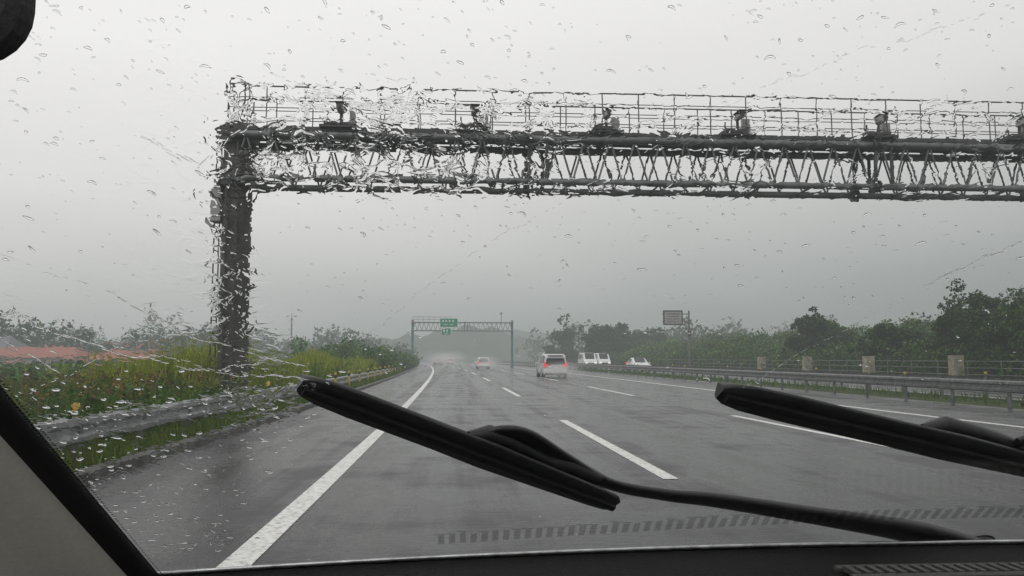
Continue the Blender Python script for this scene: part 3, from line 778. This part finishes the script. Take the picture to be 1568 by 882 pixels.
def drops():
    V=[];F=[]
    SEG=12
    def drop(u,v,rx,ry,ang,h,base=.0044,bend=0):
        o=len(V);ca,sa=math.cos(ang),math.sin(ang)
        wob=[1+random.uniform(-.13,.13) for _ in range(SEG)]
        tail=random.uniform(-.35,.55)
        rings=[(1,0),(.95,.50),(.72,.84),(.36,.97)]
        for rr_,hh in rings:
            for k in range(SEG):
                t=2*math.pi*k/SEG;ww=1+(wob[k]-1)*rr_
                x=math.cos(t)*rr_*ww*rx*(1+tail*math.sin(t)*.5);y=math.sin(t)*rr_*ww*ry*(1+tail*.4*math.cos(t))+bend*(x*x)/max(rx,1e-6)
                V.append(ws(u+x*ca-y*sa,v+x*sa+y*ca,base+hh*h)[:])
        V.append(ws(u,v,base+h)[:])
        for i in range(3):
            for k in range(SEG):
                k2=(k+1)%SEG;F.append((o+i*SEG+k,o+(i+1)*SEG+k,o+(i+1)*SEG+k2,o+i*SEG+k2))
        for k in range(SEG): F.append((o+3*SEG+(k+1)%SEG,o+3*SEG+k,o+4*SEG))
        F.append(tuple(o+k for k in range(SEG)))
    def arcdir(u,v):
        return math.radians((-32 if u<.05 else -12)+random.gauss(0,24))
    cnt=0;tries=0
    while cnt<1500 and tries<60000:
        tries+=1
        v=random.uniform(-.01,.70);t=.94-.73*v
        u=random.uniform(-.62*t,.72*t)
        if random.random()>(.46/t)**2: continue
        if u<-.40: continue
        edge=-.11-.18*(.31-v)/.34
        if v<.31: dens=1.0 if u<edge else .025
        elif u<-.05+ (v-.31)*.3: dens=.42
        elif v<.40: dens=.2
        else: dens=.42
        if random.random()<.25: dens*=.5+1.2*(math.sin(u*37+v*21)*math.sin(v*53-u*11)>0)
        if random.random()>dens: continue
        s=random.choice([.3,.4,.45,.5,.55,.65,.8,1.1])*1e-3*(.75+.5*t)
        if u<edge and v<.31: s*=1.25
        el=random.choice([1,1.3,1.7,2.2,2.8,3.4])
        drop(u,v,s*el*.95,s*.78,arcdir(u,v),s*random.uniform(.7,1.05),bend=random.choice([0,0,-.35,-.5]));cnt+=1
    for i in range(100):
        u=random.uniform(-.19,.08);v=random.gauss(.565,.035)
        s=random.uniform(.4,.9)*1e-3
        drop(u,v,s*random.uniform(1.2,3),s*.8,math.radians(-40+random.gauss(0,18)),s*.4)
    for i in range(90):
        v=random.uniform(.24,.56);u=-.172-.035*(.45-v)+random.gauss(0,.012)
        s=random.uniform(.4,1.0)*1e-3
        drop(u,v,s*random.uniform(1.2,3),s*.8,math.radians(-45+random.gauss(0,18)),s*.4)
    for i in range(150):
        v=random.uniform(.02,.33);edge=-.11-.18*(.31-v)/.34
        u=random.uniform(-.40,edge+.01);s=random.uniform(1.1,2.2)*1e-3
        drop(u,v,s*random.uniform(1.1,1.9),s*.7,math.radians(random.gauss(-10,20)),s*.6)
    def streak(pts,n,s,gap=.35):
        for i in range(n):
            t=i/(n-1)*(len(pts)-1);k=min(int(t),len(pts)-2);f=t-k
            a=Vector(pts[k]);c=Vector(pts[k+1]);p=a.lerp(c,f);d=c-a
            if random.random()<gap: continue
            wv=.0016*math.sin(t*9)+.0009*math.sin(t*23)
            drop(p.x+random.gauss(0,.0004),p.y+wv+random.gauss(0,.0004),s*random.uniform(2.0,6),s*.6,math.atan2(d.y,d.x)+random.gauss(0,.12),s*.5)
    streak([(.425,.48),(.40,.462),(.369,.435)],60,.0007,.2)
    streak([(.369,.435),(.281,.339),(.23,.27),(.1666,.19),(.13,.10),(.098,-.01)],190,.00040)
    streak([(.307,.656),(.235,.630),(.1645,.591),(.0885,.527),(.0,.455),(-.074,.372)],190,.00036)
    streak([(-.33,.46),(-.26,.42),(-.21,.37),(-.13,.335)],70,.0008,.3)
    streak([(-.40,.44),(-.33,.385),(-.27,.35),(-.20,.325),(-.13,.32)],90,.0009,.3)
    streak([(-.42,.40),(-.36,.37),(-.33,.33)],40,.0008,.3)
    streak([(-.36,.30),(-.27,.36),(-.20,.33),(-.15,.345)],60,.0007,.3)
    streak([(-.20,.56),(-.17,.54),(-.13,.575)],30,.0007,.2)
    me=bpy.data.meshes.new("raindrops");me.from_pydata(V,[],F)
    me.polygons.foreach_set('use_smooth',[len(p.vertices)<SEG for p in me.polygons])
    me.materials.append(WP)
    bm=bmesh.new();bm.from_mesh(me);bmesh.ops.recalc_face_normals(bm,faces=bm.faces);bm.to_mesh(me);bm.free()
    me.update()
    o=bpy.data.objects.new("raindrops",me);COL.objects.link(o)
drops()

rubber=simple("rubber_seal",(0.012,0.012,0.012),0.6,0,0.2,40,haze=False)
trim=simple("interior_trim",(0.55,0.53,0.47),0.75,0,0.06,200,haze=False)
dashm=simple("dashboard_plastic",(0.012,0.012,0.012),0.75,0,0.3,300,haze=False,bump=.1,spec=.2)
dashg=simple("dashboard_grey",(0.10,0.10,0.095),0.7,0,0.2,200,haze=False,bump=.1,spec=.2)
def pl(v): return -.342-.131*(v)
b=MB();vs_=[-.12+i*.08 for i in range(14)]
def sec(lst,m,sm=True):
    b.loft([[ws(pl(v)+du,v,dn) for du,dn in lst] for v in vs_],m,smooth=sm,caps=False,closed=False)
sec([(.0,.006),(.0,-.004),(-.010,-.010),(-.022,-.012)],0)
sec([(-.019,-.011),(-.024,-.020),(-.034,-.030),(-.055,-.042),(-.085,-.050),(-.12,-.048),(-.16,-.030),(-.19,.01)],1)
sec([(.0,.006),(-.05,.02),(-.12,.03),(-.19,.01)],0)
random.seed(3)
for i in range(150):
    v=-.06+i*.0042
    for r_ in range(2):
        u=pl(v)+.0035+.0045*r_
        p=ws(u,v+(.002*r_),-.0008);s=.0015-.0005*r_
        b.add([p+Vector((s*math.cos(t),-s*math.sin(t)*CA,s*math.sin(t)*SA)) for t in [k*math.pi/4 for k in range(8)]],[tuple(range(8))],0)
b.obj("windshield_pillar",[rubber,trim])

# dashboard
b=MB();us=[-.45+i*.06 for i in range(30)]
rings=[]
for k,(dy,dzz) in enumerate([(.012,.004),(-.01,-.004),(-.06,-.012),(-.16,-.024),(-.30,-.05),(-.48,-.10),(-.60,-.20),(-.64,-.40)]):
    rings.append([ws(u,bottom_v(u),0)+Vector((0,dy,dzz)) for u in us])
b.loft(rings,0,smooth=True,caps=False,closed=False)
for i in range(26):
    u=.42+i*.0125;p=ws(u,bottom_v(u),0)+Vector((0,-.075,-.008));b.box(p,(.006,.03,.006),1)
for s_ in(-.094,-.056):
    b.tube(ws(.41,bottom_v(.41),0)+Vector((0,s_,-.009)),ws(.76,bottom_v(.6),0)+Vector((0,s_,-.009)),.004,n=6,m=1)
b.obj("dashboard",[dashm,dashg])
gl=simple("lip_highlight",(0.45,0.46,0.46),0.2,.6,0.4,60,haze=False,spec=.8)  # trim lip coloured pale to paint the highlight along the glass bottom
b=MB()
b.loft([[ws(u,bottom_v(u)-.001,.006),ws(u,bottom_v(u)+.002,.0085),ws(u,bottom_v(u)+.0035,.006),ws(u,bottom_v(u)-.001,.0045)] for u in us],1,smooth=True)
b.loft([[ws(u,bottom_v(u)-.0015,.005),ws(u,bottom_v(u)-.03,.006),ws(u,bottom_v(u)-.05,-.03)] for u in us],0,caps=False,closed=False)
b.obj("cowl",[rubber,gl])

wm=simple("wiper_black",(0.014,0.014,0.015),0.42,0,0.3,80,haze=False,spec=.4)
def wiper(tip,end,arm,name):
    b=MB();T=Vector(tip);E=Vector(end);d=(E-T).normalized();q=Vector((-d.y,d.x))
    if q.y<0:q=-q
    L_=(E-T).length;rings=[]
    def P(s,o,nn): 
        p=T+d*s+q*o;return ws(p.x,p.y,nn)
    prof=[(0,.40),(.02,.72),(.06,.95),(.15,1.05),(.40,1.05),(.55,1.15),(.75,1.0),(.93,.85),(.985,.72),(1,.5)]
    W=1.42
    for i,(s,k) in enumerate(prof):
        k=k*W
        rings.append([P(s*L_,o*k,nn) for o,nn in((-.0120,.010),(-.0125,.0145),(-.006,.018),(.001,.0215),(.005,.0215),(.0085,.0185),(.0125,.0135),(.012,.010))])
    b.loft(rings,0,smooth=True)
    rings=[[P(s*L_,o,nn) for o,nn in((-.002,.019),(.002,.028*k),(.0040,.028*k),(.007,.019))] for s,k in((.02,.80),(.1,.95),(.5,1.0),(.9,.95),(.99,.8))]
    b.loft(rings,0)
    rings=[[P(s*L_,o,nn) for o,nn in((-.0035,.0048),(.0,.0046),(.003,.006),(.0035,.0105),(-.0035,.0105))] for s in(.012,.5,.995)]
    b.loft(rings,0)
    # clip housing on the blade, filling most of the space under the arm hook
    b.path([P(.47*L_,.008,.020),P(.52*L_,.015,.026),P(.60*L_,.013,.028),P(.66*L_,.011,.028),P(.80*L_,.008,.024)],[.005,.009,.0085,.0085,.006],n=10)
    b.path([P(.73*L_,.010,.026),P(.80*L_,.012,.028),P(.92*L_,.010,.028)],[.007,.0105,.007],n=10)
    rings=[]
    A=[Vector((a[0],a[1],a[2])) for a in arm]
    pts=[];rad=[]
    for i in range(len(arm)-1):
        for k in range(6):
            t=k/6;p0=A[max(i-1,0)];p1=A[i];p2=A[i+1];p3=A[min(i+2,len(A)-1)]
            pt=.5*((2*p1)+(p2-p0)*t+(2*p0-5*p1+4*p2-p3)*t*t+(3*p1-p0-3*p2+p3)*t**3)
            pts.append(pt);rad.append(arm[i][3]*(1-t)+arm[i+1][3]*t)
    pts.append(A[-1]);rad.append(arm[-1][3])
    for i,p in enumerate(pts):
        dd=(pts[min(i+1,len(pts)-1)]-pts[max(i-1,0)]);dd=Vector((dd.x,dd.y)).normalized();qq=Vector((-dd.y,dd.x));r_=rad[i]
        sect=[(-1,-.35),(-.85,.25),(-.4,.5),(.4,.5),(.85,.25),(1,-.35),(.6,-.5),(-.6,-.5)]
        rings.append([ws(p.x+qq.x*o*r_,p.y+qq.y*o*r_,p.z+nn*r_) for o,nn in sect])
    b.loft(rings,0,smooth=True)
    a=arm[-1];b.tube(ws(a[0],a[1],-.03),ws(a[0],a[1],.030),.018,n=16)
    b.tube(ws(a[0],a[1],.030),ws(a[0],a[1],.036),.020,.013,n=16)
    b.obj(name,[wm])
wiper((-.137,.3015),(.169,.0957),[(.018,.204,.022,.007),(.042,.208,.028,.0080),(.070,.197,.031,.0080),(.112,.156,.030,.0080),(.165,.108,.030,.0075),(.230,.085,.030,.0085),(.293,.072,.030,.0105),(.418,.036,.030,.0130),(.549,.002,.026,.0175),(.645,-.036,.020,.018)],"windshield_wiper")
wiper((.238,.289),(.71,.125),[(.575,.192,.022,.007),(.605,.196,.028,.0080),(.635,.184,.031,.0080),(.67,.155,.030,.0080),(.72,.125,.030,.0075),(.83,.09,.030,.0105),(.95,.045,.030,.0125),(1.08,.0,.026,.0165),(1.18,-.039,.020,.018)],"windshield_wiper")

visor=simple("visor_fabric",(0.03,0.03,0.03),0.85,0,0.2,300,haze=False,bump=.2)
lab=simple("visor_label",(0.10,0.10,0.10),0.6,0,0.1,100,haze=False)
b=MB();cx,cz,hw_,hh_,rc=-.335,1.462,.134,.073,.026
ring=[]
for (sx,sz,a0) in((1,-1,-90),(1,1,0),(-1,1,90),(-1,-1,180)):
    for k in range(7):
        t=math.radians(a0+k*15);ring.append((cx+sx*(hw_-rc)+rc*math.cos(t),cz+sz*(hh_-rc)+rc*math.sin(t)))
def rg(y,k): return [(cx+(x-cx)*k,y,cz+(z-cz)*k) for x,z in ring]
b.loft([rg(.372,.965),rg(.376,1.0),rg(.388,1.0),rg(.392,.965)],0,smooth=False)
b.box((-.222,.371,1.425),(.022,.002,.0016),1);b.box((-.224,.371,1.430),(.018,.002,.0016),1);b.box((-.222,.371,1.409),(.016,.002,.0016),1)
b.obj("sun_visor",[visor,lab])

cd=bpy.data.cameras.new("camera");cam=bpy.data.objects.new("camera",cd);COL.objects.link(cam)
cd.sensor_width=36;cd.lens=36*1250/1568;cd.clip_start=.02;cd.clip_end=9000
cam.location=(0,0,1.25)
yaw=math.radians(3.8);pit=math.radians(5.26)
F_=Vector((math.sin(yaw)*math.cos(pit),math.cos(yaw)*math.cos(pit),math.sin(pit)))
cam.rotation_euler=F_.to_track_quat('-Z','Y').to_euler()
scene.camera=cam
